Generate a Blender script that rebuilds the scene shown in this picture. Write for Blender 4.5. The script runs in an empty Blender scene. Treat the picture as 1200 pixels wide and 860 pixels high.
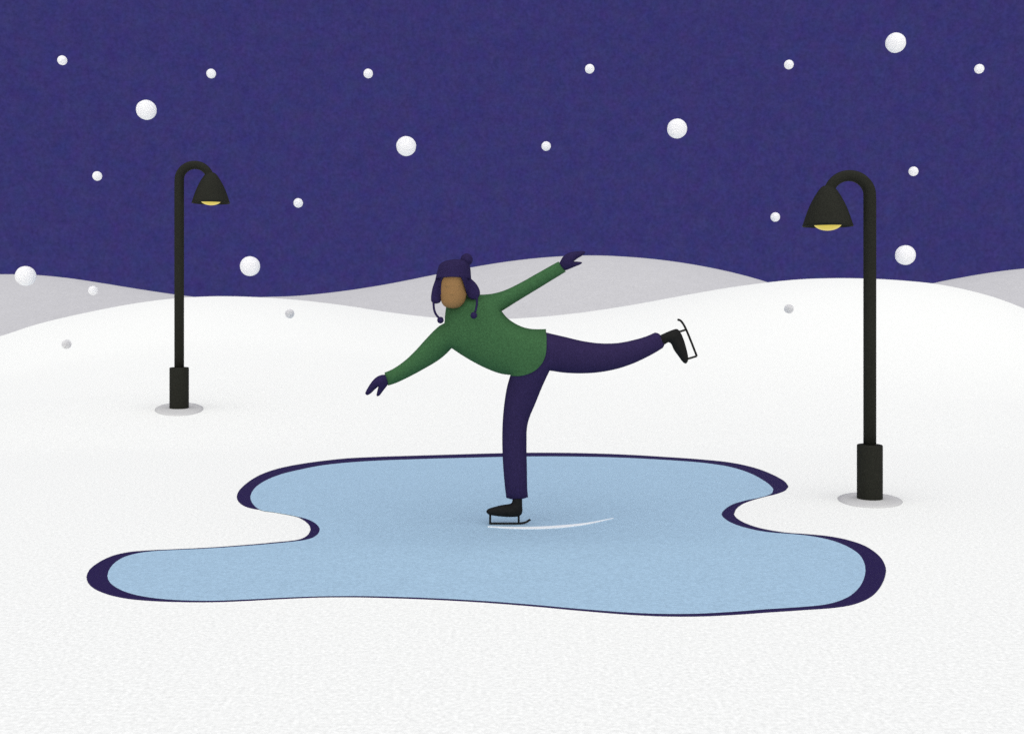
import bpy, bmesh, math, random
import numpy as np
from mathutils import Matrix, Vector, geometry

random.seed(4)
C = bpy.context.scene
COL = C.collection
F, CX, HY, H = 1300.0, 600.0, 352.0, 1.283      # focal length, optical axis and eye height the photograph implies


def at_depth(px, py, Y):
    return Vector(((px - CX) / F * Y, Y, H - (py - HY) / F * Y))


def on_level(px, py, z=0.0):
    Y = (H - z) * F / (py - HY)
    return Vector(((px - CX) / F * Y, Y, z))


# ------------------------------------------------------------------ materials
def srgb(r, g, b):
    f = lambda c: c / 12.92 if c <= 0.04045 else ((c + 0.055) / 1.055) ** 2.4
    return tuple(f(c / 255) for c in (r, g, b))


def mat(name, rgb, rough=0.8, spec=0.1, grain=0.12, scale=110.0, bump=0.0, blotch=0.0, blotch_scale=3.0, sss=0.0, weave=None):
    m = bpy.data.materials.new(name)
    m.use_nodes = True
    nt = m.node_tree
    N, L = nt.nodes, nt.links
    b = N['Principled BSDF']
    b.inputs['Roughness'].default_value = rough
    b.inputs['Specular IOR Level'].default_value = spec
    if sss:                                                # loose snow scatters light through itself
        b.inputs['Subsurface Weight'].default_value = 1.0
        b.inputs['Subsurface Radius'].default_value = (1, 1, 1)
        b.inputs['Subsurface Scale'].default_value = sss
    tc = N.new('ShaderNodeTexCoord')
    n = N.new('ShaderNodeTexNoise')
    n.inputs['Scale'].default_value = scale
    n.inputs['Detail'].default_value = 3.0
    n.inputs['Roughness'].default_value = 0.7
    L.new(tc.outputs['Object'], n.inputs['Vector'])
    mr = N.new('ShaderNodeMapRange')
    mr.inputs['From Min'].default_value = 0.25
    mr.inputs['From Max'].default_value = 0.75
    mr.inputs['To Min'].default_value = 1 - grain
    mr.inputs['To Max'].default_value = 1 + grain
    L.new(n.outputs['Fac'], mr.inputs['Value'])
    fac = mr.outputs['Result']
    if blotch:
        n2 = N.new('ShaderNodeTexNoise')
        n2.inputs['Scale'].default_value = blotch_scale
        n2.inputs['Detail'].default_value = 4.0
        L.new(tc.outputs['Object'], n2.inputs['Vector'])
        m2 = N.new('ShaderNodeMapRange')
        m2.inputs['From Min'].default_value = 0.3
        m2.inputs['From Max'].default_value = 0.7
        m2.inputs['To Min'].default_value = 1 - blotch
        m2.inputs['To Max'].default_value = 1 + blotch
        L.new(n2.outputs['Fac'], m2.inputs['Value'])
        mm = N.new('ShaderNodeMath')
        mm.operation = 'MULTIPLY'
        L.new(fac, mm.inputs[0])
        L.new(m2.outputs['Result'], mm.inputs[1])
        fac = mm.outputs['Value']
    vm = N.new('ShaderNodeVectorMath')
    vm.operation = 'SCALE'
    vm.inputs[0].default_value = rgb
    L.new(fac, vm.inputs['Scale'])
    L.new(vm.outputs['Vector'], b.inputs['Base Color'])
    if bump or weave:
        bp = N.new('ShaderNodeBump')
        bp.inputs['Strength'].default_value = bump or 0.2
        bp.inputs['Distance'].default_value = 0.01
        if weave:
            w = N.new('ShaderNodeTexWave')
            w.inputs['Scale'].default_value = weave
            w.inputs['Distortion'].default_value = 1.5
            L.new(tc.outputs['Object'], w.inputs['Vector'])
            L.new(w.outputs['Fac'], bp.inputs['Height'])
        else:
            L.new(n.outputs['Fac'], bp.inputs['Height'])
        L.new(bp.outputs['Normal'], b.inputs['Normal'])
    return m


M = {
    'snow': mat('snow', (0.908, 0.920, 0.888), 0.9, 0.05, 0.15, 60, 0.0, 0.022, 24),
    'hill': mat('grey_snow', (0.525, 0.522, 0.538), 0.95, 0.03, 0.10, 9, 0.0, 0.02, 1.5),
    'ice': mat('ice', (0.375, 0.545, 0.695), 0.55, 0.06, 0.17, 60, 0.0, 0.012, 6),
    'water': mat('dark_water', (0.0235, 0.0160, 0.070), 0.5, 0.06, 0.15, 80),
    'scratch': mat('shaved_ice', (0.86, 0.90, 0.93), 0.8, 0.05, 0.05, 90),
    'flake': mat('snowflake', (0.76, 0.75, 0.752), 0.9, 0.03, 0.06, 130, sss=0.2),
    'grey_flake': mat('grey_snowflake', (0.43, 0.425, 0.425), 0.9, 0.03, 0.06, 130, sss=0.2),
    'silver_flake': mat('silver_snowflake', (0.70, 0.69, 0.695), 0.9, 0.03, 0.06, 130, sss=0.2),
    'iron': mat('black_iron', (0.0190, 0.0195, 0.0150), 0.7, 0.06, 0.35, 110),
    'shadow_disc': mat('shadow_grey', (0.585, 0.585, 0.58), 0.95, 0.03, 0.08, 90),  # grey of the contact shadow painted under each lamp
    'green': mat('green_knit', (0.0455, 0.121, 0.0495), 0.95, 0.03, 0.30, 110, weave=45),
    'navy': mat('purple_cloth', (0.0290, 0.0205, 0.0690), 0.95, 0.03, 0.30, 110),
    'wool': mat('purple_wool', (0.0255, 0.0185, 0.0670), 0.95, 0.03, 0.35, 120, weave=60),
    'skin': mat('brown_skin', (0.290, 0.163, 0.066), 0.75, 0.08, 0.06, 110),
    'leather': mat('black_leather', (0.0130, 0.0130, 0.0125), 0.7, 0.06, 0.30, 110),
    'steel': mat('dark_steel', (0.016, 0.016, 0.015), 0.6, 0.08, 0.2, 110),
}
bulb = bpy.data.materials.new('lit_bulb')
bulb.use_nodes = True
_b = bulb.node_tree.nodes['Principled BSDF']
_b.inputs['Base Color'].default_value = (0.2, 0.15, 0.03, 1)
_n = bulb.node_tree.nodes.new('ShaderNodeTexNoise')
_n.inputs['Scale'].default_value = 60
_r = bulb.node_tree.nodes.new('ShaderNodeMapRange')
_r.inputs['To Min'].default_value = 0.42
_r.inputs['To Max'].default_value = 0.60
bulb.node_tree.links.new(_n.outputs['Fac'], _r.inputs['Value'])
bulb.node_tree.links.new(_r.outputs['Result'], _b.inputs['Emission Strength'])
_b.inputs['Emission Color'].default_value = (1.0, 0.80, 0.11, 1)
M['bulb'] = bulb


# ------------------------------------------------------------------ helpers
def obj(name, verts, faces, m, parent=None, origin=(0, 0, 0), smooth=True, fix=True):
    """Link ONE mesh object; verts are world points, origin is where the object's own zero sits."""
    o0 = Vector(origin)
    me = bpy.data.meshes.new(name)
    me.from_pydata([tuple(Vector(v) - o0) for v in verts], [], faces)
    if fix:
        bm = bmesh.new()
        bm.from_mesh(me)
        bmesh.ops.recalc_face_normals(bm, faces=bm.faces)
        bm.to_mesh(me)
        bm.free()
    if smooth:
        me.polygons.foreach_set('use_smooth', [True] * len(me.polygons))
    me.materials.append(m)
    o = bpy.data.objects.new(name, me)
    COL.objects.link(o)
    if parent is not None:
        o.parent = parent
        o.location = o0 - world_loc(parent)
    else:
        o.location = o0
    return o


def world_loc(o):
    v = Vector(o.location)
    while o.parent is not None:
        o = o.parent
        v = v + Vector(o.location)
    return v


def tag(o, label, cat, group=None, kind=None):
    o['label'] = label
    o['category'] = cat
    if group:
        o['group'] = group
    if kind:
        o['kind'] = kind
    return o


def struct(o, label):
    o['kind'] = 'structure'
    o['label'] = label
    return o


def catmull(pts, step=2.0, closed=True, corners=()):
    """Dense points along a smooth curve through pts; indices in corners stay sharp."""
    n = len(pts)
    P = [np.array(p, float) for p in pts]
    out = []
    for i in range(n if closed else n - 1):
        p1, p2 = P[i], P[(i + 1) % n]
        p0 = P[(i - 1) % n] if (closed or i > 0) else p1
        p3 = P[(i + 2) % n] if (closed or i + 2 < n) else p2
        if i in corners:
            p0 = p1
        if (i + 1) % n in corners:
            p3 = p2
        d = np.linalg.norm(p2 - p1)
        k = max(1, int(round(d / step)))
        a = 0.5
        t01 = max(np.linalg.norm(p1 - p0), 1e-6) ** a
        t12 = max(d, 1e-6) ** a
        t23 = max(np.linalg.norm(p3 - p2), 1e-6) ** a
        same0, same3 = np.allclose(p0, p1), np.allclose(p2, p3)
        m1 = (p2 - p1) if same0 else (p2 - p1 + t12 * ((p1 - p0) / t01 - (p2 - p0) / (t01 + t12)))
        m2 = (p2 - p1) if same3 else (p2 - p1 + t12 * ((p3 - p2) / t23 - (p3 - p1) / (t12 + t23)))
        for j in range(k):
            t = j / k
            out.append((2*t**3 - 3*t*t + 1) * p1 + (t**3 - 2*t*t + t) * m1 + (-2*t**3 + 3*t*t) * p2 + (t**3 - t*t) * m2)
    if not closed:
        out.append(P[-1])
    return np.array(out)


def inside(poly, q):
    x, y = q[:, 0], q[:, 1]
    r = np.zeros(len(q), bool)
    j = len(poly) - 1
    for i in range(len(poly)):
        xi, yi = poly[i]
        xj, yj = poly[j]
        if yi != yj:
            c = ((yi > y) != (yj > y)) & (x < (xj - xi) * (y - yi) / (yj - yi) + xi)
            r ^= c
        j = i
    return r


def dist_poly(poly, q):
    best = np.full(len(q), 1e9)
    a = np.asarray(poly)
    b = np.roll(a, -1, axis=0)
    for p0, p1 in zip(a, b):
        d = p1 - p0
        L2 = max(d @ d, 1e-12)
        t = np.clip(((q - p0) @ d) / L2, 0, 1)
        e = q - (p0 + t[:, None] * d)
        best = np.minimum(best, np.hypot(e[:, 0], e[:, 1]))
    return best


def cdt(polys, spacing, rings=(0.7, 2.2)):
    """Triangulate the area covered by the closed outlines, with all of them as constraint edges."""
    pts, edges = [], []
    for p in polys:
        s = len(pts)
        pts += [tuple(v) for v in p]
        edges += [(s + i, s + (i + 1) % len(p)) for i in range(len(p))]
    allp = np.array(pts)
    extra = []
    for p in polys:
        nx = np.roll(p, -1, axis=0) - np.roll(p, 1, axis=0)
        nrm = np.stack([-nx[:, 1], nx[:, 0]], 1)
        nrm /= np.maximum(np.linalg.norm(nrm, axis=1), 1e-9)[:, None]
        if not inside(p, p[:1] + nrm[:1] * 0.3)[0]:
            nrm = -nrm
        for k, r in enumerate(rings):
            q = (p + nrm * r)[(k % 2)::(1 if k == 0 else 2)]
            ok = np.any([inside(z, q) for z in polys], axis=0)
            for z in polys:
                ok &= dist_poly(z, q) > 0.85 * r
            extra.append(q[ok])
    lo, hi = allp.min(0), allp.max(0)
    g = []
    row = 0
    y = lo[1]
    while y < hi[1]:
        x = lo[0] + (spacing / 2 if row % 2 else 0)
        while x < hi[0]:
            g.append((x, y))
            x += spacing
        y += spacing * 0.87
        row += 1
    g = np.array(g)
    ok = np.any([inside(z, g) for z in polys], axis=0)
    mind = max(rings) * 1.5 if rings else spacing * 0.5
    for z in polys:
        ok &= dist_poly(z, g) > mind
    extra.append(g[ok])
    q = np.concatenate([allp] + extra)
    r = geometry.delaunay_2d_cdt([Vector(v) for v in q], edges, [], 0, 1e-4)
    v = np.array([tuple(a) for a in r[0]])
    tri = np.array([f for f in r[2] if len(f) == 3])
    return v, tri


def poisson(v, tri):
    """u with laplacian -1 and u = 0 on the rim: sqrt(4u) swells an outline into a rounded solid."""
    n = len(v)
    W = np.zeros((n, n))
    A = np.zeros(n)
    for a, b, c in ((0, 1, 2), (1, 2, 0), (2, 0, 1)):
        i, j, k = tri[:, a], tri[:, b], tri[:, c]
        e1, e2 = v[i] - v[k], v[j] - v[k]
        cr = np.abs(e1[:, 0] * e2[:, 1] - e1[:, 1] * e2[:, 0])
        cot = (e1 * e2).sum(1) / np.maximum(cr, 1e-9) / 2
        np.add.at(W, (i, j), cot)
        np.add.at(W, (j, i), cot)
        np.add.at(A, k, cr / 6)
    W = np.maximum(W, 0)
    rim = np.zeros(n, bool)
    for e in rim_edges(tri):
        rim[list(e)] = True
    used = np.zeros(n, bool)
    used[tri.ravel()] = True
    I = np.where(used & ~rim)[0]
    Lp = np.diag(W.sum(1)) - W
    u = np.zeros(n)
    u[I] = np.linalg.solve(Lp[np.ix_(I, I)] + 1e-9 * np.eye(len(I)), A[I])
    return np.maximum(u, 0), rim


def rim_edges(tri):
    cnt = {}
    for t in tri:
        for a, b in ((t[0], t[1]), (t[1], t[2]), (t[2], t[0])):
            cnt[(min(a, b), max(a, b))] = cnt.get((min(a, b), max(a, b)), 0) + 1
    return [e for e, c in cnt.items() if c == 1]


def solid(name, v, tri, h, ycen, m, parent, origin):
    """Front and back skins of half thickness h round the depth ycen, joined along the rim."""
    ids = sorted(set(tri.ravel().tolist()))
    fr, bk, verts, faces = {}, {}, [], []
    for i in ids:
        p = at_depth(v[i][0], v[i][1], ycen[i])
        fr[i] = len(verts)
        verts.append(p + Vector((0, -h[i], 0)))
        if h[i] < 1e-6:
            bk[i] = fr[i]
        else:
            bk[i] = len(verts)
            verts.append(p + Vector((0, h[i], 0)))
    for t in tri:
        f, b = tuple(fr[i] for i in t), tuple(bk[i] for i in t[::-1])
        faces.append(f)
        if set(f) != set(b):
            faces.append(b)
    for a, b in rim_edges(tri):
        q = []
        for k in (fr[a], fr[b], bk[b], bk[a]):
            if k not in q:
                q.append(k)
        if len(q) > 2:
            faces.append(tuple(q))
    return obj(name, verts, faces, m, parent, origin)


def inflate(name, outline, ycen, m, parent, origin, k=0.75, spacing=3.0, pxm=206.0, hmax=None, rings=(0.5, 1.4)):
    v, tri = cdt([outline], spacing, rings)
    c = v[tri].mean(1)
    tri = tri[inside(outline, c)]
    u, rim = poisson(v, tri)
    h = k * np.sqrt(4 * u) / pxm
    if hmax:
        h = hmax * np.tanh(h / hmax)
    yc = np.array([ycen(a[0], a[1]) for a in v])
    return solid(name, v, tri, h, yc, m, parent, origin)


def tube_geo(path, radii, n=16, squash=1.0):
    """Round tube along a path lying roughly in an x-z plane."""
    P = [Vector(p) for p in path]
    R = radii if isinstance(radii, (list, tuple)) else [radii] * len(P)
    verts, faces = [], []
    for i, p in enumerate(P):
        t = (P[min(i + 1, len(P) - 1)] - P[max(i - 1, 0)]).normalized()
        s = Vector((0, 1, 0))
        if abs(t.dot(s)) > 0.95:
            s = Vector((1, 0, 0))
        a = t.cross(s).normalized()
        b = t.cross(a).normalized()
        for j in range(n):
            th = 2 * math.pi * j / n
            verts.append(p + a * (math.cos(th) * R[i]) + b * (math.sin(th) * R[i] * squash))
    for i in range(len(P) - 1):
        for j in range(n):
            k = (j + 1) % n
            faces.append((i*n + j, i*n + k, (i+1)*n + k, (i+1)*n + j))
    faces.append(tuple(range(n)))
    faces.append(tuple((len(P) - 1) * n + j for j in range(n)))
    return verts, faces


def join_geo(parts):
    verts, faces = [], []
    for v, f in parts:
        s = len(verts)
        verts += list(v)
        faces += [tuple(i + s for i in q) for q in f]
    return verts, faces


def ball_geo(c, rx, ry=None, rz=None, seg=28, rings=18, wob=0.0, seed=0):
    ry, rz = ry or rx, rz or rx
    rng = random.Random(seed)
    ph = [rng.uniform(0, 6.28) for _ in range(6)]
    c = Vector(c)
    verts, faces = [c + Vector((0, 0, rz))], []
    for i in range(1, rings):
        a = math.pi * i / rings
        for j in range(seg):
            b = 2 * math.pi * j / seg
            d = Vector((math.sin(a) * math.cos(b), math.sin(a) * math.sin(b), math.cos(a)))
            s = 1 + wob * (math.sin(3*d.x*2 + ph[0]) + math.sin(3*d.y*2 + ph[1]) + math.sin(3*d.z*2 + ph[2])
                           + 0.6*math.sin(9*d.x + 7*d.z + ph[3]) + 0.6*math.sin(8*d.y - 9*d.z + ph[4])) / 3
            verts.append(c + Vector((d.x * rx * s, d.y * ry * s, d.z * rz * s)))
    verts.append(c + Vector((0, 0, -rz)))
    last = len(verts) - 1
    for j in range(seg):
        faces.append((0, 1 + j, 1 + (j + 1) % seg))
        faces.append((last, 1 + (rings-2)*seg + (j + 1) % seg, 1 + (rings-2)*seg + j))
    for i in range(rings - 2):
        for j in range(seg):
            k = (j + 1) % seg
            faces.append((1 + i*seg + j, 1 + (i+1)*seg + j, 1 + (i+1)*seg + k, 1 + i*seg + k))
    return verts, faces


def lathe_geo(prof, c, n=48, close=True):
    """prof: (radius, z) from one end to the other round a vertical axis at c."""
    c = Vector(c)
    verts, faces = [], []
    for r, z in prof:
        for j in range(n):
            a = 2 * math.pi * j / n
            verts.append(c + Vector((r * math.cos(a), r * math.sin(a), z)))
    for i in range(len(prof) - 1):
        for j in range(n):
            k = (j + 1) % n
            faces.append((i*n + j, i*n + k, (i+1)*n + k, (i+1)*n + j))
    if close:
        faces.append(tuple(range(n)))
        faces.append(tuple((len(prof)-1)*n + j for j in range(n)))
    return verts, faces


# ------------------------------------------------------------------ pond outlines (traced)
OUTER = [(400,537.4),(346.7,544.4),(320,550.5),(301.3,558),(288,567),(280.3,575),(278.1,581.5),(280.5,587.3),(286.7,592),(296,595),
 (306.7,596.6),(320,598.3),(336,600.9),(349.3,604.9),(358.7,610),(363.7,615.3),(364.8,619.5),(362.7,624.7),(357.3,629.2),(349.3,632),
 (320,635.3),(280,638.8),(240,641.5),(200,643.4),(173.3,644.6),(149.3,646.8),(130.7,651.3),(114.7,659.3),(105.3,667.3),(102.4,674.8),
 (104.5,682),(112,688.7),(128,695.3),(149.3,699.9),(173.3,702.3),(213.3,703.9),(256,703.9),(293.3,702.3),(333.3,700.2),(373.3,698.6),
 (410,698.3),(440,698.8),(500,700.8),(560,704),(620,708.5),(680,714),(740,718.8),(780,720.6),(820,720.6),(860,718.8),(900,716),
 (940.5,713.3),(980.6,710.2),(1002,706),(1020.7,697.2),(1031.4,685.2),(1036.8,671.8),(1037,663.8),(1032.7,654.4),(1024.7,646.4),
 (1012.7,638.9),(994,632.5),(972.6,628.2),(945.8,625.5),(924.4,624),(905.7,621.5),(887,617.5),(871,611.6),(863,606.8),(859.4,601.5),
 (861.6,596),(868.3,590.4),(879,585.9),(895,581.4),(911,577.4),(920.4,573.4),(923.4,569.4),(920.4,564.8),(911,558.7),(895,551.5),
 (876.3,545.8),(854.9,541.6),(820,538),(780,535.2),(740,532.8),(700,531.2),(660,530.4),(620,530.3),(580,531),(540,532.1),(490,533.6),(440,535.2)]
INNER = [(400,542.5),(373.3,545.8),(352,550),(328,556),(309.3,564),(298.7,572),(294.1,580.7),(295.5,587.3),(300,593),(306.7,596.9),
 (320,598.9),(338,602),(350,604.6),(360,607.2),(370.7,612.6),(375.5,618.8),(373.3,625.2),(366.7,629.8),(357.3,632.4),(346.7,633.9),
 (320,636.6),(280,639.9),(240,642.5),(200,644.3),(178.7,645.6),(160,648.2),(144,653.2),(133.3,660.7),(128,668.7),(126.9,674),
 (129.3,680.7),(137.3,687.3),(149.3,692.7),(165.3,696.9),(186.7,700),(213.3,701.9),(250.7,702.4),(293.3,700.8),(333.3,698.8),
 (373.3,697.4),(410,697),(440,697.3),(500,699.2),(560,702.3),(620,706.7),(680,712),(740,716.4),(780,717.8),(820,717.4),(860,715.2),
 (900,712.2),(940.5,709.6),(967,706.8),(983,702.6),(996.6,696),(1006,687),(1011.3,677.2),(1013.2,667.8),(1012.2,659.8),(1007.3,650.4),
 (998,643),(986,637),(969.9,631.7),(945.8,627.2),(924.4,625.2),(900,623.2),(881.6,620),(863,614.8),(850.9,609),(844.7,602.3),
 (848.2,596.5),(857.6,590.4),(870.9,586.2),(887,582.7),(897.7,580),(904.4,576.9),(905.6,572.9),(901.7,568),(892.3,561.4),(879,554.4),
 (857.6,547.4),(828,542.6),(796,539.8),(740,536.6),(700,535.3),(660,534.7),(620,534.7),(580,535.4),(540,536.4),(490,537.8),(440,539.7)]

outer_px, inner_px = catmull(OUTER, 4.0), catmull(INNER, 4.0)
WATER_Z, ICE_Z = 0.004, 0.0065
outer_w = [on_level(x, y, WATER_Z) for x, y in outer_px]
inner_w = [on_level(x, y, ICE_Z) for x, y in inner_px]


def sheet(name, ring, thick, m):
    """A flat sheet with a small rounded rim, from a world outline."""
    p = np.array([(v.x, v.y) for v in ring])
    z = ring[0].z
    t = np.roll(p, -1, axis=0) - np.roll(p, 1, axis=0)
    nr = np.stack([t[:, 1], -t[:, 0]], 1)
    nr /= np.maximum(np.linalg.norm(nr, axis=1), 1e-9)[:, None]
    if inside(p, p[:1] + nr[:1] * 1e-3)[0]:
        nr = -nr
    n = len(p)
    verts, faces = [], []
    for off, dz in ((0.0, 0.0), (0.003, -thick * 0.3), (0.004, -thick)):
        verts += [(a[0] + b[0] * off, a[1] + b[1] * off, z + dz) for a, b in zip(p, nr)]
    tess = geometry.delaunay_2d_cdt([Vector(a) for a in p], [(i, (i + 1) % n) for i in range(n)], [], 1, 1e-7)
    if len(tess[0]) == n:
        faces += [tuple(f) for f in tess[2]]
    else:
        faces.append(tuple(range(n)))
    for k in range(2):
        for i in range(n):
            j = (i + 1) % n
            faces.append((k*n + i, k*n + j, (k+1)*n + j, (k+1)*n + i))
    return obj(name, verts, faces, m, smooth=False)


struct(sheet('water', outer_w, 0.004, M['water']), 'dark purple open water showing as a rim all round the pale blue ice')
struct(sheet('ice', inner_w, 0.0025, M['ice']), 'pale blue sheet of ice covering the winding pond')

# the groove the skate has cut
mid = [(571.5,616.6),(600,617.9),(630,617.9),(660,616.2),(690,612.6),(719,606.6)]
wid = [0.35, 0.95, 1.25, 1.3, 0.8, 0.12]
mc = catmull(mid, 3.0, closed=False)
wc = np.interp(np.linspace(0, 5, len(mc)), range(6), wid)
tn = np.gradient(mc, axis=0)
tn /= np.linalg.norm(tn, axis=1)[:, None]
a_ = mc + np.stack([-tn[:, 1], tn[:, 0]], 1) * wc[:, None]
b_ = mc - np.stack([-tn[:, 1], tn[:, 0]], 1) * wc[:, None]
top = [on_level(x, y, ICE_Z + 0.004) for x, y in np.concatenate([a_, b_[::-1]])]
n_ = len(mc)
vs = [tuple(v) for v in top] + [(v.x, v.y, ICE_Z + 0.0005) for v in top]
k_ = len(top)
fs = [(i, i + 1, k_ - 2 - i, k_ - 1 - i) for i in range(n_ - 1)]
fs += [(i, (i + 1) % k_, k_ + (i + 1) % k_, k_ + i) for i in range(k_)]
tag(obj('skate_mark', vs, fs, M['scratch'], smooth=False), 'thin curved white skate mark scratched into the blue ice beside the skater', 'skate mark')

# ------------------------------------------------------------------ terrain
CREST = [(-500,395),(-200,418),(-60,407),(0,394),(40,381),(80,371),(120,362.5),(165,354.5),(210,349.3),(250,347.3),(290,347.8),(340,350.8),(400,357.5),(460,366.5),
 (520,373),(570,374.2),(620,372.3),(680,366.5),(740,357.5),(800,346.5),(860,336.3),(900,331),(940,327.3),(970,326.2),(1010,326.4),(1060,329),(1100,333.3),
 (1140,341.5),(1170,350),(1200,361.5),(1240,380),(1320,410),(1700,395)]
cx = np.array([(p[0] - CX) / F * 30 for p in CREST])
cz = np.array([H - (p[1] - HY) / F * 30 for p in CREST])


def smooth_interp(x, xs, ys):
    """Cubic Hermite through samples, flat beyond the ends."""
    m = np.gradient(ys, xs)
    x = np.clip(x, xs[0], xs[-1])
    i = np.clip(np.searchsorted(xs, x) - 1, 0, len(xs) - 2)
    d = xs[i + 1] - xs[i]
    t = (x - xs[i]) / d
    return ((2*t**3 - 3*t*t + 1) * ys[i] + (t**3 - 2*t*t + t) * d * m[i] + (-2*t**3 + 3*t*t) * ys[i + 1] + (t**3 - t*t) * d * m[i + 1])


def sstep(t):
    t = np.clip(t, 0, 1)
    return t * t * t * (t * (6 * t - 15) + 10)


LAMP_FAR_Y = 9.48 * 1.25          # the far lamp is a size larger than the near one
lamp_far = at_depth(210, 479.3, LAMP_FAR_Y)
pond_np = np.array([(v.x, v.y) for v in outer_w])
BUMP_C, BUMP_R = np.array((-4.6, 14.0)), 5.2
_r = np.hypot(lamp_far.x - BUMP_C[0], lamp_far.y - BUMP_C[1]) / BUMP_R
BUMP_A = 0.0


def ground_z(x, y, pond=True):
    t = np.clip((y - 9.48) / (30 - 9.48), 0, 1)
    up = t - 0.7 * np.sin(2 * np.pi * t) / (2 * np.pi)
    dn = sstep((y - 30) / 8.0)
    r = smooth_interp(x * 30 / np.clip(y, 13, 38), cx, cz)         # the bank fans out away from the pond
    z = np.where(y < 30, r * up, r * (1 - dn) - 1.2 * dn)
    rr = np.hypot(x - BUMP_C[0], y - BUMP_C[1]) / BUMP_R
    bump = BUMP_A * np.where(rr < 1, (1 - np.minimum(rr, 1) ** 2) ** 2, 0)
    if pond:
        q = np.stack([x, y], -1).reshape(-1, 2)
        near = (np.abs(q[:, 0]) < 6) & (q[:, 1] > 2) & (q[:, 1] < 13)
        mk = np.ones(len(q))
        qq = q[near]
        d = dist_poly(pond_np, qq)
        d[inside(pond_np, qq)] = 0
        mk[near] = sstep((d - 0.12) / 0.9)
        bump = bump * mk.reshape(np.shape(x))
    return z + bump


# the skyline of the bank as seen is nudged onto the traced crest (it does not peak exactly at 30 m)
for _ in range(6):
    yy = np.linspace(12, 44, 400)
    for i, (px, py) in enumerate(CREST):
        z = ground_z((px - CX) / F * yy, yy, False)
        seen = HY - np.max((z - H) / yy) * F
        cz[i] += 0.9 * (seen - py) / F * 30
BUMP_A = (lamp_far.z - float(ground_z(np.array([lamp_far.x]), np.array([lamp_far.y]), False)[0])) / (1 - _r * _r) ** 2


def axis(a, b, step, far, grow=1.35):
    core = list(np.arange(a, b + 1e-6, step))
    s, v, out = step, b, []
    while v < far:
        s *= grow
        v += s
        out.append(v)
    s, v, neg = step, a, []
    while v > -far:
        s *= grow
        v -= s
        neg.append(v)
    return np.array(neg[::-1] + core + out)


gx, gy = axis(-16, 16, 0.2, 4000), axis(1, 40, 0.2, 6000)
GX, GY = np.meshgrid(gx, gy)
GZ = ground_z(GX, GY)
nx_, ny_ = len(gx), len(gy)
gv = np.stack([GX, GY, GZ], -1).reshape(-1, 3).tolist()
gf = [(j*nx_ + i, j*nx_ + i + 1, (j+1)*nx_ + i + 1, (j+1)*nx_ + i) for j in range(ny_ - 1) for i in range(nx_ - 1)]
struct(obj('ground', gv, gf, M['snow'], fix=False), 'white snow covering the ground round the pond and rising to a rounded bank')


def hill(crest, D, label, depth=16.0):
    """A broad far hill whose skyline runs through the crest pixels at distance D."""
    px = np.array([p[0] for p in crest], float)
    xs = (px - CX) / F * D
    zs = H - (np.array([p[1] for p in crest]) - HY) / F * D
    X = np.linspace(xs[0], xs[-1], 150)
    Y = np.linspace(-depth, depth, 41)
    Z = smooth_interp(X, xs, zs)
    base = -1.3
    verts, faces = [], []
    for yy in Y:
        for x, z in zip(X, Z):
            verts.append((x, D + yy, base + (z - base) * (1 - (math.hypot(yy / depth, 0.12) - 0.12) / (math.hypot(1, 0.12) - 0.12)) - 0.02))
    n = len(X)
    for j in range(len(Y) - 1):
        for i in range(n - 1):
            faces.append((j*n + i, j*n + i + 1, (j+1)*n + i + 1, (j+1)*n + i))
    o = obj('hill', verts, faces, M['hill'], origin=(float(X.mean()), D, base), fix=False)
    return struct(o, label)


hill([(-420,404),(-250,352),(-120,328),(-40,321.5),(0,321),(40,321.8),(80,325.5),(120,331.5),(160,338),(200,344),(240,349.2),(290,357),(350,368),(430,382)], 58,
     'grey hill at the left end of the skyline, behind the far street lamp')
hill([(180,382),(230,362),(290,349.3),(350,346.2),(400,341),(450,333.3),(500,323.5),(550,313.5),(600,305.5),(650,300.5),(695,299),(740,301),(790,306.2),(840,315),(880,325),(920,338),(970,356),(1030,382)], 62,
     'broad grey hill rising behind the skater')
hill([(960,384),(1010,362),(1060,342),(1100,330.5),(1140,322.5),(1180,316.5),(1215,313),(1280,309),(1380,318),(1500,350),(1600,386)], 58,
     'grey hill at the right end of the skyline')


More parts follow.
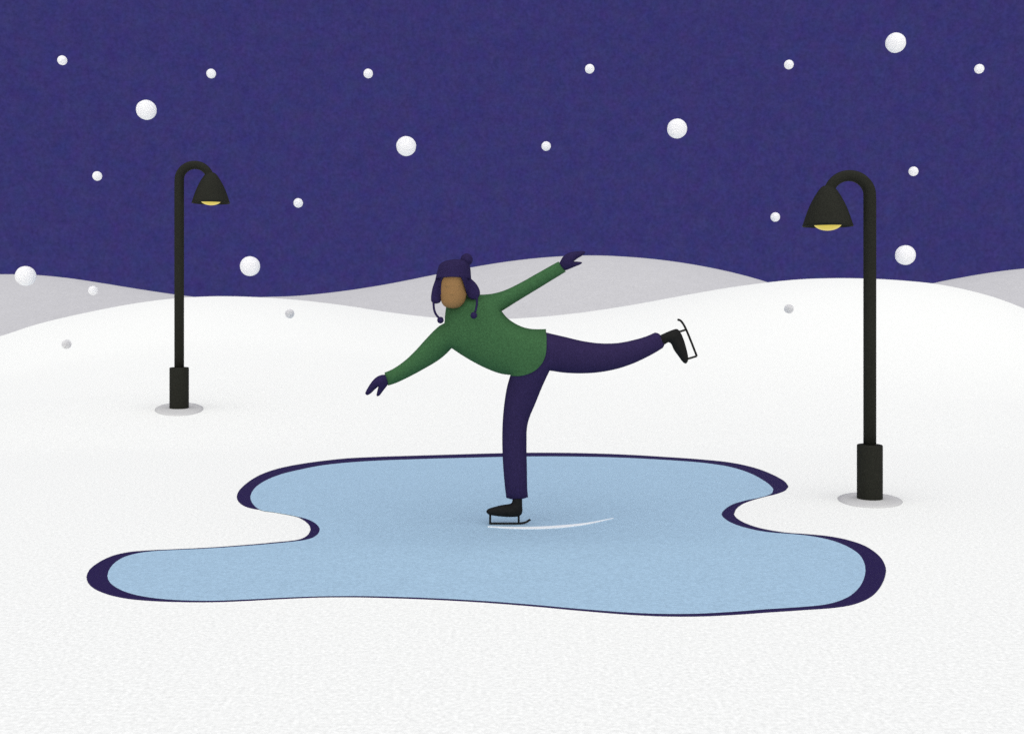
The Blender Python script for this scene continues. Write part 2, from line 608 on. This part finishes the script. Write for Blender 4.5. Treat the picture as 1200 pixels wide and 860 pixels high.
# ------------------------------------------------------------------ street lamps
def street_lamp(loc, label):
    s = 1300 / 7.13
    root = bpy.data.objects.new('street_lamp', None)
    COL.objects.link(root)
    root.location = loc
    root.empty_display_size = 0.3
    tag(root, label, 'street lamp', 'black street lamps beside the pond')
    L = Vector(loc)
    u = lambda dx, dy: L + Vector((dx / s, 0, dy / s))           # pixels of the near lamp, to its right and above its foot
    # round iron base with a rounded shoulder
    prof = [(14.6, 0.5), (14.6, 63.4), (14.45, 64.2), (13.9, 64.8), (13, 65), (7, 65.1)]
    v, f = lathe_geo([(r / s, z / s) for r, z in prof], L, 64)
    b = obj('base', v, f, M['iron'], root, loc)
    b.data.polygons.foreach_set('use_smooth', [len(p.vertices) == 4 for p in b.data.polygons])
    b.data.set_sharp_from_angle(angle=math.radians(40))
    # pole bending over at the top
    path = [u(0, 60), u(0, 200), u(0, 330), u(0, 352)]
    for k in range(1, 25):
        a = math.pi * k / 24
        path.append(u(-23 + 23 * math.cos(a) - 2.5 * k / 24, 357.5 + 22.5 * math.sin(a)))
    path.append(u(-49, 350))
    v, f = tube_geo(path, [7.3 / s] * 4 + [(7.2 - 1.2 * k / 24) / s for k in range(1, 25)] + [5.8 / s], 24)
    obj('pole', v, f, M['iron'], root, loc)
    # bell shade, hollow
    prof = [(5, 368), (7.5, 366.5), (10.5, 363), (15, 356), (19, 348.5), (22.5, 340.5), (25.5, 332), (27.6, 325.5), (29.2, 320.6),
            (28.6, 320.4), (26.8, 325), (24.5, 331), (21, 340), (17, 348), (12, 355), (6, 360)]
    c = L + Vector((-49.3 / s, 0, 0))
    v, f = lathe_geo([(r / s, z / s) for r, z in prof], c, 56)
    sh = obj('lamp_shade', v, f, M['iron'], root, c + Vector((0, 0, 368 / s)))
    v, f = ball_geo(c + Vector((0, 0, 325.2 / s)), 16.4 / s, 16.6 / s, 9.6 / s, 40, 24)
    obj('bulb', v, f, M['bulb'], root, c + Vector((0, 0, 323 / s)))
    # low grey oval disc, its colour standing in for the lamp's contact shadow
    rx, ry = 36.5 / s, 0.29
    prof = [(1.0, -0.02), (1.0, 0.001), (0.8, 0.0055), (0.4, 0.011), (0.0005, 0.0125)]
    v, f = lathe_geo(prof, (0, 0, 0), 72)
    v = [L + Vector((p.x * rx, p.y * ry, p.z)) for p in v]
    ft = obj('shadow_disc', v, f, M['shadow_disc'], root, loc)
    return root, ft


near = on_level(1019.3, 585.8, 0.0)
far_z = float(ground_z(np.array([[lamp_far.x]]), np.array([[lamp_far.y]]))[0, 0])
l1, f1 = street_lamp((near.x, near.y, 0.0), 'lit black street lamp nearer the pond, its arched top bent left towards the skater')


def copy_tree(o, parent=None):
    c = o.copy()
    COL.objects.link(c)
    c.parent = parent
    for ch in list(o.children):
        copy_tree(ch, c)
    return c


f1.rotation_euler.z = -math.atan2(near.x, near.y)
l2 = copy_tree(l1)
l2.location = (lamp_far.x, lamp_far.y, far_z)
l2.rotation_euler = (0, 0, math.pi)
l2.scale = (1.25, 1.25, 1.25)
l2['label'] = 'lit black street lamp farther off on the snow slope, its arched top bent right'
e = 0.15
q_ = lambda dx, dy: float(ground_z(np.array([[lamp_far.x + dx]]), np.array([[lamp_far.y + dy]]))[0, 0])
sx, sy = (q_(e, 0) - q_(-e, 0)) / (2 * e), (q_(0, e) - q_(0, -e)) / (2 * e)
for ch in l2.children:
    if ch.name.startswith('bulb'):
        ch.location.z += 0.009
    if ch.name.startswith('shadow_disc'):                  # lies on the slope (the lamp itself is turned half round)
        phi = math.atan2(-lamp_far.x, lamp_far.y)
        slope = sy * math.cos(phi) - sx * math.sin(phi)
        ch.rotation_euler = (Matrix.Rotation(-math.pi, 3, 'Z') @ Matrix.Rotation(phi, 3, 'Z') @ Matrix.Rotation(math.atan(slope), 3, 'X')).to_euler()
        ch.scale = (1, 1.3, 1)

# ------------------------------------------------------------------ falling snow
FL = [  # x, y, radius in the picture, material, label
 (73,71,5.5,'flake','small white snowflake in the top left corner of the night sky'),
 (171.5,129,11.6,'flake','big white snowflake up and left of the far street lamp top'),
 (247.5,86.5,5.5,'flake','small white snowflake high above the shade of the far street lamp'),
 (114,206.5,5.5,'flake','small white snowflake left of the far street lamp, level with its shade'),
 (349.5,238,5.5,'flake','small white snowflake in the sky to the right of the far street lamp shade'),
 (293,312,11.6,'flake','big white snowflake low over the bank between far street lamp and skater'),
 (30,323.5,11.6,'flake','big white snowflake touching the skyline of the leftmost grey hill'),
 (109,340.5,5.5,'silver_flake','small pale snowflake in front of the leftmost grey hill'),
 (78,403.5,5.5,'grey_flake','small grey snowflake over white snow, lower left of the far street lamp pole'),
 (339.5,367.5,5.5,'grey_flake','small grey snowflake over the white bank between far street lamp and skater'),
 (431.5,86.5,5.5,'flake','small white snowflake high in the sky up and left of the skater'),
 (476,171.5,11.6,'flake','big white snowflake in the sky up and left of the skater hat'),
 (640,171.5,5.5,'flake','small white snowflake straight above the skater raised mitten'),
 (691,81,5.5,'flake','small white snowflake near the top of the sky, right of centre'),
 (793.5,151,11.6,'flake','big white snowflake in the sky above the raised skate'),
 (924.5,76,5.5,'flake','small white snowflake high above the shade of the near street lamp'),
 (1049.5,50.5,11.6,'flake','big white snowflake above the near street lamp, highest of the big ones'),
 (1147.5,81,5.5,'flake','small white snowflake nearest the top right corner of the sky'),
 (1070.5,201,5.5,'flake','small white snowflake just right of the near street lamp arch'),
 (908.5,254.5,5.5,'flake','small white snowflake just left of the near street lamp shade'),
 (1061,299,11.6,'flake','big white snowflake low in the sky right of the near street lamp pole'),
 (924.5,362,5.5,'grey_flake','small grey snowflake over the white bank left of the near street lamp pole'),
]
for i, (px, py, r, m, lab) in enumerate(FL):
    Y = (4.3 if r > 8 else 8.6) + random.uniform(-0.35, 0.35)
    c = at_depth(px, py, Y)
    v, f = ball_geo(c, r / F * Y, wob=0.012, seed=i)
    tag(obj('snowflake', v, f, M[m], origin=c), lab, 'snowflake', 'falling snowflakes')

# ------------------------------------------------------------------ skater
PY = (H - ICE_Z) * F / (614.4 - HY)
PXM = F / PY
FOOT = at_depth(596, 614.4, PY)


def lean(px, py):
    """How far each part of the pose reaches towards or away from the viewer."""
    y = PY
    if px < 520 and py > 370:
        y -= 0.14 * ((520 - px) / 90) ** 1.3
    if px > 645 and py > 365:
        y += 0.22 * ((px - 645) / 165) ** 1.3
    if px > 592 and py < 365:
        y += 0.05 * ((px - 592) / 90) ** 1.3
    return y


SW = [(523,357),(521.6,368.4),(520.7,378.6),(515.3,381.6),(509.5,386.5),(499,397.4),(487.4,410.2),(475.8,421.4),(464.2,430),(456,434.4),(450.5,436.6),
 (454.9,451.8),(464,448.8),(478,442.3),(496.7,432.3),(513,422.6),(522.3,415.2),(529.3,408.1),(541,416),(554.9,424.2),(571.2,432.3),(587.4,438),(601.4,439.4),
 (615.3,437.7),(627,432.3),(635,423.7),(638.8,413.7),(639.8,401),(639.9,385.6),(624.6,385.6),(613,383.3),(601.4,377.7),(593.3,371.4),(587.9,364.7),
 (606,353.3),(629,339.3),(663.2,318.4),(654.4,306.5),(629,320.7),(610.7,331),(592,340),(578,344),(563,345.3),(554,344.2),(544,344.6),(530,350)]
sw = catmull(SW, 2.6, corners={2, 10, 11, 17, 28, 33, 36, 37, 0})
TR = [(639.9,389.6),(661.9,394.7),(682.8,399.6),(703.7,402.3),(724.7,401.8),(745.6,397.6),(758,393.8),(767.6,389.6),(772.6,391.2),(776,397),(778.7,403.5),(777,407.5),
 (766.5,414),(745.6,424.4),(724.7,431.8),(703.7,436),(682.8,437.5),(661.9,436.8),(644.2,434.3),(635.9,452),(627,473.7),(620.6,489),(617.7,500.6),(617.1,522.3),
 (617.5,547.9),(618,573.4),(618.8,582.4),(611.6,584.6),(601.4,585.1),(593.2,583.2),(591.2,565.8),(589.4,542.8),(588.5,514.6),(589.2,491.6),(591.2,471),(594.2,453.2),
 (597.8,440.5),(602,426),(612,408),(625,393)]
tr = catmull(TR, 2.6, corners={0, 7, 11, 18, 26, 29, 37})
v, tri = cdt([sw, tr], 4.2, rings=(0.7, 2.0))
cen = v[tri].mean(1)
in_s, in_t = inside(sw, cen), inside(tr, cen)
u, rim = poisson(v, tri[in_s | in_t])
h0 = 0.75 * np.sqrt(4 * u) / PXM
h0 = np.where(h0 > 0, 0.19 * np.tanh(h0 / 0.19), 0)
yc = np.array([lean(a[0], a[1]) for a in v])

# the body under the clothes: a jointed skeleton grown into one skin, with a head that has a face
BONES = {'pelvis': (617,413,11), 'waist': (590,402,13), 'chest': (560,386,13), 'neck': (540,366,8.5), 'skull': (532,350,8.5),
         'shoulder_a': (531,395,6.5), 'elbow_a': (494,417.5,5), 'wrist_a': (458,441.5,4.2), 'palm_a': (448,447.5,3.2), 'tip_a': (436,455.5,1.8),
         'shoulder_b': (577,357,6.5), 'elbow_b': (622,333,5), 'wrist_b': (655,314,4.2), 'palm_b': (664,307,3.4), 'tip_b': (675,299.5,1.8),
         'hip_a': (612,432,9), 'knee_a': (603.5,500,8), 'ankle_a': (605.5,580,5), 'heel_a': (605,594,4), 'toe_a': (580,599,2.8),
         'hip_b': (640,414,10), 'knee_b': (705,419.5,9), 'ankle_b': (772,399,5), 'heel_b': (788,393,4), 'toe_b': (800,414,2.8)}
LINKS = [('pelvis','waist'),('waist','chest'),('chest','neck'),('neck','skull'),('chest','shoulder_a'),('shoulder_a','elbow_a'),('elbow_a','wrist_a'),('wrist_a','palm_a'),('palm_a','tip_a'),
         ('chest','shoulder_b'),('shoulder_b','elbow_b'),('elbow_b','wrist_b'),('wrist_b','palm_b'),('palm_b','tip_b'),('pelvis','hip_a'),('hip_a','knee_a'),('knee_a','ankle_a'),
         ('ankle_a','heel_a'),('heel_a','toe_a'),('pelvis','hip_b'),('hip_b','knee_b'),('knee_b','ankle_b'),('ankle_b','heel_b'),('heel_b','toe_b')]
HEAD_Y = PY - 0.085
names = list(BONES)
me = bpy.data.meshes.new('skeleton')
pts = []
for n in names:
    x, y, r = BONES[n]
    Y = lean(x, y)
    if n == 'neck':
        Y -= 0.03
    if n == 'skull':
        Y = HEAD_Y
    pts.append(at_depth(x, y, Y) - FOOT)
me.from_pydata(pts, [(names.index(a), names.index(b)) for a, b in LINKS], [])
sk = bpy.data.objects.new('skeleton', me)
COL.objects.link(sk)
sk.modifiers.new('skin', 'SKIN')
layer = me.skin_vertices[0] if len(me.skin_vertices) else None
if layer is None:
    bm = bmesh.new()
    bm.from_mesh(me)
    bm.verts.layers.skin.verify()
    bm.to_mesh(me)
    bm.free()
    layer = me.skin_vertices[0]
for i, n in enumerate(names):
    r = BONES[n][2] / PXM
    layer.data[i].radius = (r, r)
    layer.data[i].use_root = n == 'pelvis'
sd = sk.modifiers.new('smooth', 'SUBSURF')
sd.levels = sd.render_levels = 2
dg = bpy.context.evaluated_depsgraph_get()
skm = bpy.data.meshes.new_from_object(sk.evaluated_get(dg))
body_geo = ([Vector(p.co) + FOOT for p in skm.vertices], [tuple(p.vertices) for p in skm.polygons])
bpy.data.objects.remove(sk)

HEAD = [(361.2,530.6,2.5,4,-5),(360.4,530.6,7,8,-5),(358.2,530.6,10.4,11.5,-4.5),(354.5,530.9,13.1,15,-3.5),(350,531.3,14.5,17.5,-2.2),(344,531.5,15.4,19.5,-1),(337,531.8,16.2,20.5,0),
        (330,531.6,16.5,21,0),(322,531.5,16.8,21,0),(315,532,15.5,19.5,0),(309,532,11,14,0),(306.5,532,5,7,0)]


def head_front(px, py):
    """Depth of the face's front at a picture point (None beside the head)."""
    ys = [r[0] for r in HEAD][::-1]
    g = lambda k: np.interp(py, ys, [r[k] for r in HEAD][::-1])
    t = (px - g(1)) / g(2)
    return HEAD_Y + (g(4) - g(3) * math.sqrt(max(0.0, 1 - t * t))) / PXM


hv, hf = [], []
n = 36
dense = np.linspace(0, len(HEAD) - 1, 45)
Hd = np.stack([np.interp(dense, range(len(HEAD)), [r[k] for r in HEAD]) for k in range(5)], 1)
for y, x, rx, ry, oy in Hd:
    c = at_depth(x, y, HEAD_Y)
    for j in range(n):
        a = 2 * math.pi * j / n
        hv.append(c + Vector((rx * math.cos(a) / PXM, (oy + ry * math.sin(a)) / PXM, 0)))
for i in range(len(Hd) - 1):
    for j in range(n):
        k = (j + 1) % n
        hf.append((i*n + j, i*n + k, (i+1)*n + k, (i+1)*n + j))
hf += [tuple(range(n)), tuple((len(Hd)-1)*n + j for j in range(n))]


def bump(px, py, rx, ry, rz, deep):
    c = at_depth(px, py, head_front(px, py) + (deep + 0.45) / PXM)
    return ball_geo(c, rx / PXM, ry / PXM, rz / PXM, 20, 14)


face = [bump(529.6,344.5,1.7,2.4,1.7,0.4), bump(529.8,340.5,1.0,1.8,4.0,0.6), bump(529.8,350.8,3.2,1.5,1.1,0.9), bump(524.3,339.2,2.3,1.5,1.2,0.8), bump(535.2,339.2,2.3,1.5,1.2,0.8),
        bump(530,334.5,9,2.0,1.3,1.2), bump(516.3,341,1.6,3,3.6,12), bump(545,341,1.6,3,3.6,12)]
v_, f_ = join_geo([body_geo, (hv, hf)] + face)
tmp = obj('rough_body', v_, f_, M['skin'], origin=FOOT)
rm = tmp.modifiers.new('remesh', 'REMESH')
rm.mode = 'VOXEL'
rm.voxel_size = 0.005
sm = tmp.modifiers.new('soft', 'SMOOTH')
sm.factor, sm.iterations = 0.5, 4
dg = bpy.context.evaluated_depsgraph_get()
bme = bpy.data.meshes.new_from_object(tmp.evaluated_get(dg))
bpy.data.objects.remove(tmp)
bme.name = 'person'
bme.polygons.foreach_set('use_smooth', [True] * len(bme.polygons))
bme.materials.clear()
bme.materials.append(M['skin'])
person = bpy.data.objects.new('person', bme)
COL.objects.link(person)
person.location = FOOT
tag(person, 'skater in green sweater, purple hat and trousers balancing on one leg, arms spread', 'person')

# clothes
s_tri, t_tri = tri[in_s], tri[in_t]
hs = np.where(rim, 0.0, h0 * 1.03 + 0.005)
solid('sweater', v, s_tri, hs, yc, M['green'], person, at_depth(570, 400, PY))
t_only = set(t_tri.ravel().tolist())
solid('trousers', v, t_tri, h0, yc, M['navy'], person, at_depth(617, 413, PY))

MA = [(456,447),(454.2,451),(449,457.9),(444.5,463.6),(442,464.4),(441.2,463),(442,458.6),(443.5,452.8),(439.8,455.9),(434,461.3),(430,463),(428,461.2),(431.6,453.3),(437.4,445.2),(443,440.7),(450.2,438.9),(454,440)]
MB = [(655,309.5),(656.8,305.8),(659.8,300.9),(666,296.5),(674.4,294.8),(684.5,294.5),(686,296),(681.8,300),(676.5,303.2),(672.3,306.5),(677.6,306.7),(682.3,307.6),(680.7,309.6),(674.4,312.3),(668,315),(663,316.8),(659,316)]
inflate('mitten', catmull(MA, 1.3, corners={7}), lean, M['wool'], person, at_depth(452, 444, lean(452, 444)), 0.95, 2.0, PXM)
inflate('mitten', catmull(MB, 1.3, corners={9}), lean, M['wool'], person, at_depth(659, 311, lean(659, 311)), 0.95, 2.0, PXM)

# skates
BA = [(600.4,580),(600.2,587.5),(598.6,589.8),(588.6,591.5),(578.4,593.9),(571.4,596.6),(569.8,599.3),(572,602.3),(581,604.3),(598.8,605.5),(609,604.3),(611.9,600.6),(612,590),(611.8,580)]
BB = [(772,393.6),(777.5,391),(787.5,386.8),(793.4,385.5),(796.9,388.6),(801,397.2),(804.2,407.7),(806.4,418.2),(806,423.6),(803.6,426.2),(800.4,424.4),(794.8,417.1),(789.6,409.8),(786.4,403),(783.6,401.2),(779.4,403.4),(774,406)]


def skate(outline, runner, posts):
    b = inflate('ice_skate', catmull(outline, 1.6, corners={0, len(outline) - 1}), lean, M['leather'], person, at_depth(*outline[2], lean(*outline[2])), 0.85, 2.4, PXM)
    rp = catmull(runner, 2.0, closed=False)
    parts = [tube_geo([at_depth(x, y, lean(x, y)) for x, y in rp], 1.32 / PXM, 10, 0.5)]
    for p0, p1 in posts:
        parts.append(tube_geo([at_depth(*p0, lean(*p0)), at_depth(*p1, lean(*p1))], 1.25 / PXM, 10, 0.7))
    vv, ff = join_geo(parts)
    obj('blade', vv, ff, M['steel'], b, at_depth(*runner[0], lean(*runner[0])))
    return b


skate(BA, [(573.2,613.2),(580,613.2),(600,613.2),(610,613.0),(616.5,611.6),(621.5,608.4)], [((574.5,601),(574.3,613)),((607.8,602.5),(607.8,613))])
skate(BB, [(794,374.6),(797,375.4),(800.6,379.6),(804.4,387),(809.6,399.5),(816.6,417.4)], [((795,389),(804.6,386.2)),((803.5,421.2),(816.2,417.4))])

# hat
CROWN = [(328.5,510.4,552.2),(325,511.2,551.8),(320,512.2,551.5),(315,513.4,551.1),(311,514.9,550.3),(308,517.6,549),(306,521.5,547),(304.8,526,544.5),(304.0,531,541)]
cd = np.linspace(0, len(CROWN) - 1, 40)
cr = np.stack([np.interp(cd, range(len(CROWN)), [r[k] for r in CROWN]) for k in range(3)], 1)
hv, hf = [], []
n = 48


def hat_ring(y, a, b, grow=1.0, lift=True):
    c = at_depth((a + b) / 2, y, HEAD_Y)
    rx = (b - a) / 2 * grow
    ry = rx * 1.13
    out = []
    for j in range(n):
        th = 2 * math.pi * j / n
        up = 3.6 * max(0.0, -math.sin(th)) ** 0.7 * max(0, min(1, (y - 318) / 8)) if lift else 0     # the brim arches over the face
        out.append(c + Vector((rx * math.cos(th) / PXM, ry * math.sin(th) / PXM, up / PXM)))
    return out


hv += hat_ring(327, 513, 550, 0.93)
hv += hat_ring(328.8, 511.3, 551.3, 0.98)
for y, a, b in cr:
    hv += hat_ring(y, a, b)
rows = len(hv) // n
for i in range(rows - 1):
    for j in range(n):
        k = (j + 1) % n
        hf.append((i*n + j, i*n + k, (i+1)*n + k, (i+1)*n + j))
hf += [tuple(range(n)), tuple((rows-1)*n + j for j in range(n))]
hat = obj('hat', hv, hf, M['wool'], person, at_depth(532, 325, HEAD_Y))
flap_y = lambda x, y: head_front(x, y) - 0.012
FA = [(513,320),(510.6,326.5),(506.7,338),(505,349.5),(505.6,353.5),(508.4,355.7),(513,355.6),(516.4,353.6),(516.8,346),(516.8,338),(517.8,328.6),(521,323),(519,320)]
FB = [(551.3,320),(551.8,326),(555.8,330),(559.7,334.8),(562.6,342.5),(561.2,348),(557.6,350.6),(553,350.8),(548.4,347.8),(545.8,340.5),(543.2,332),(540.6,326),(538,322),(542,320)]
inflate('ear_flap', catmull(FA, 1.5), flap_y, M['wool'], hat, at_depth(514, 325, HEAD_Y), 0.55, 2.4, PXM)
inflate('ear_flap', catmull(FB, 1.5), flap_y, M['wool'], hat, at_depth(548, 325, HEAD_Y), 0.55, 2.4, PXM)
c = at_depth(546.8, 304.4, HEAD_Y - 0.01)
vv, ff = ball_geo(c, 7.1 / PXM, wob=0.03, seed=3)
obj('pompom', vv, ff, M['wool'], hat, c)
for pth, ball in (([(508,353),(508.2,358),(508.8,363),(510.8,368.2),(515,373.5)], (516.2,375.2)), ([(558.6,348),(558.9,355),(558.3,360),(556.8,366)], (555.2,369.6))):
    Yt = HEAD_Y - 0.05 if pth[0][0] < 530 else HEAD_Y - 0.10
    cp = catmull(pth, 1.5, closed=False)
    parts = [tube_geo([at_depth(x, y, Yt) for x, y in cp], 1.3 / PXM, 10), ball_geo(at_depth(*ball, Yt), 3.9 / PXM, seg=20, rings=14, wob=0.02)]
    vv, ff = join_geo(parts)
    obj('tassel', vv, ff, M['wool'], hat, at_depth(*pth[0], Yt))

# ------------------------------------------------------------------ night sky and light
w = bpy.data.worlds.new('World')
C.world = w
w.use_nodes = True
nt = w.node_tree
bg = nt.nodes['Background']
tc = nt.nodes.new('ShaderNodeTexCoord')
ns = nt.nodes.new('ShaderNodeTexNoise')
ns.inputs['Scale'].default_value = 330
ns.inputs['Detail'].default_value = 3
ns.inputs['Roughness'].default_value = 0.75
nt.links.new(tc.outputs['Generated'], ns.inputs['Vector'])
mr = nt.nodes.new('ShaderNodeMapRange')
mr.inputs['From Min'].default_value = 0.25
mr.inputs['From Max'].default_value = 0.75
mr.inputs['To Min'].default_value = 0.78
mr.inputs['To Max'].default_value = 1.22
nt.links.new(ns.outputs['Fac'], mr.inputs['Value'])
vm = nt.nodes.new('ShaderNodeVectorMath')
vm.operation = 'SCALE'
vm.inputs[0].default_value = srgb(57, 54, 112)
nt.links.new(mr.outputs['Result'], vm.inputs['Scale'])
n2 = nt.nodes.new('ShaderNodeTexNoise')
n2.inputs['Scale'].default_value = 90
n2.inputs['Detail'].default_value = 2
nt.links.new(tc.outputs['Generated'], n2.inputs['Vector'])
tint = nt.nodes.new('ShaderNodeVectorMath')
tint.operation = 'MULTIPLY_ADD'
tint.inputs[1].default_value = (0.5, 0.5, 0.25)
tint.inputs[2].default_value = (0.75, 0.75, 0.875)
nt.links.new(n2.outputs['Color'], tint.inputs[0])
tm = nt.nodes.new('ShaderNodeVectorMath')
tm.operation = 'MULTIPLY'
nt.links.new(vm.outputs['Vector'], tm.inputs[0])
nt.links.new(tint.outputs['Vector'], tm.inputs[1])
nt.links.new(tm.outputs['Vector'], bg.inputs['Color'])
bg.inputs['Strength'].default_value = 1.0

sun = bpy.data.lights.new('sun', 'SUN')
sun.energy = 3.62
sun.angle = math.radians(128)
sun.color = (1.0, 0.998, 0.905)
so = bpy.data.objects.new('sun', sun)
COL.objects.link(so)
so.location = (0, -3, 12)
so.rotation_euler = (math.radians(32), 0, 0)

cam = bpy.data.cameras.new('camera')
cam.sensor_width = 36
cam.lens = 36 * F / 1200
cam.shift_y = -(430 - HY) / 1200
cam.clip_end = 20000
cam.clip_start = 0.05
co = bpy.data.objects.new('camera', cam)
COL.objects.link(co)
co.location = (0, 0, H)
co.rotation_euler = (math.pi / 2, 0, 0)
C.camera = co
C.render.engine = 'CYCLES'
C.cycles.max_bounces = 8
C.cycles.diffuse_bounces = 6
C.cycles.use_denoising = False
C.render.resolution_x, C.render.resolution_y = 1024, 733
C.view_settings.view_transform = 'Standard'
C.view_settings.look = 'None'
C.view_settings.gamma = 1
C.view_settings.exposure = 0.0
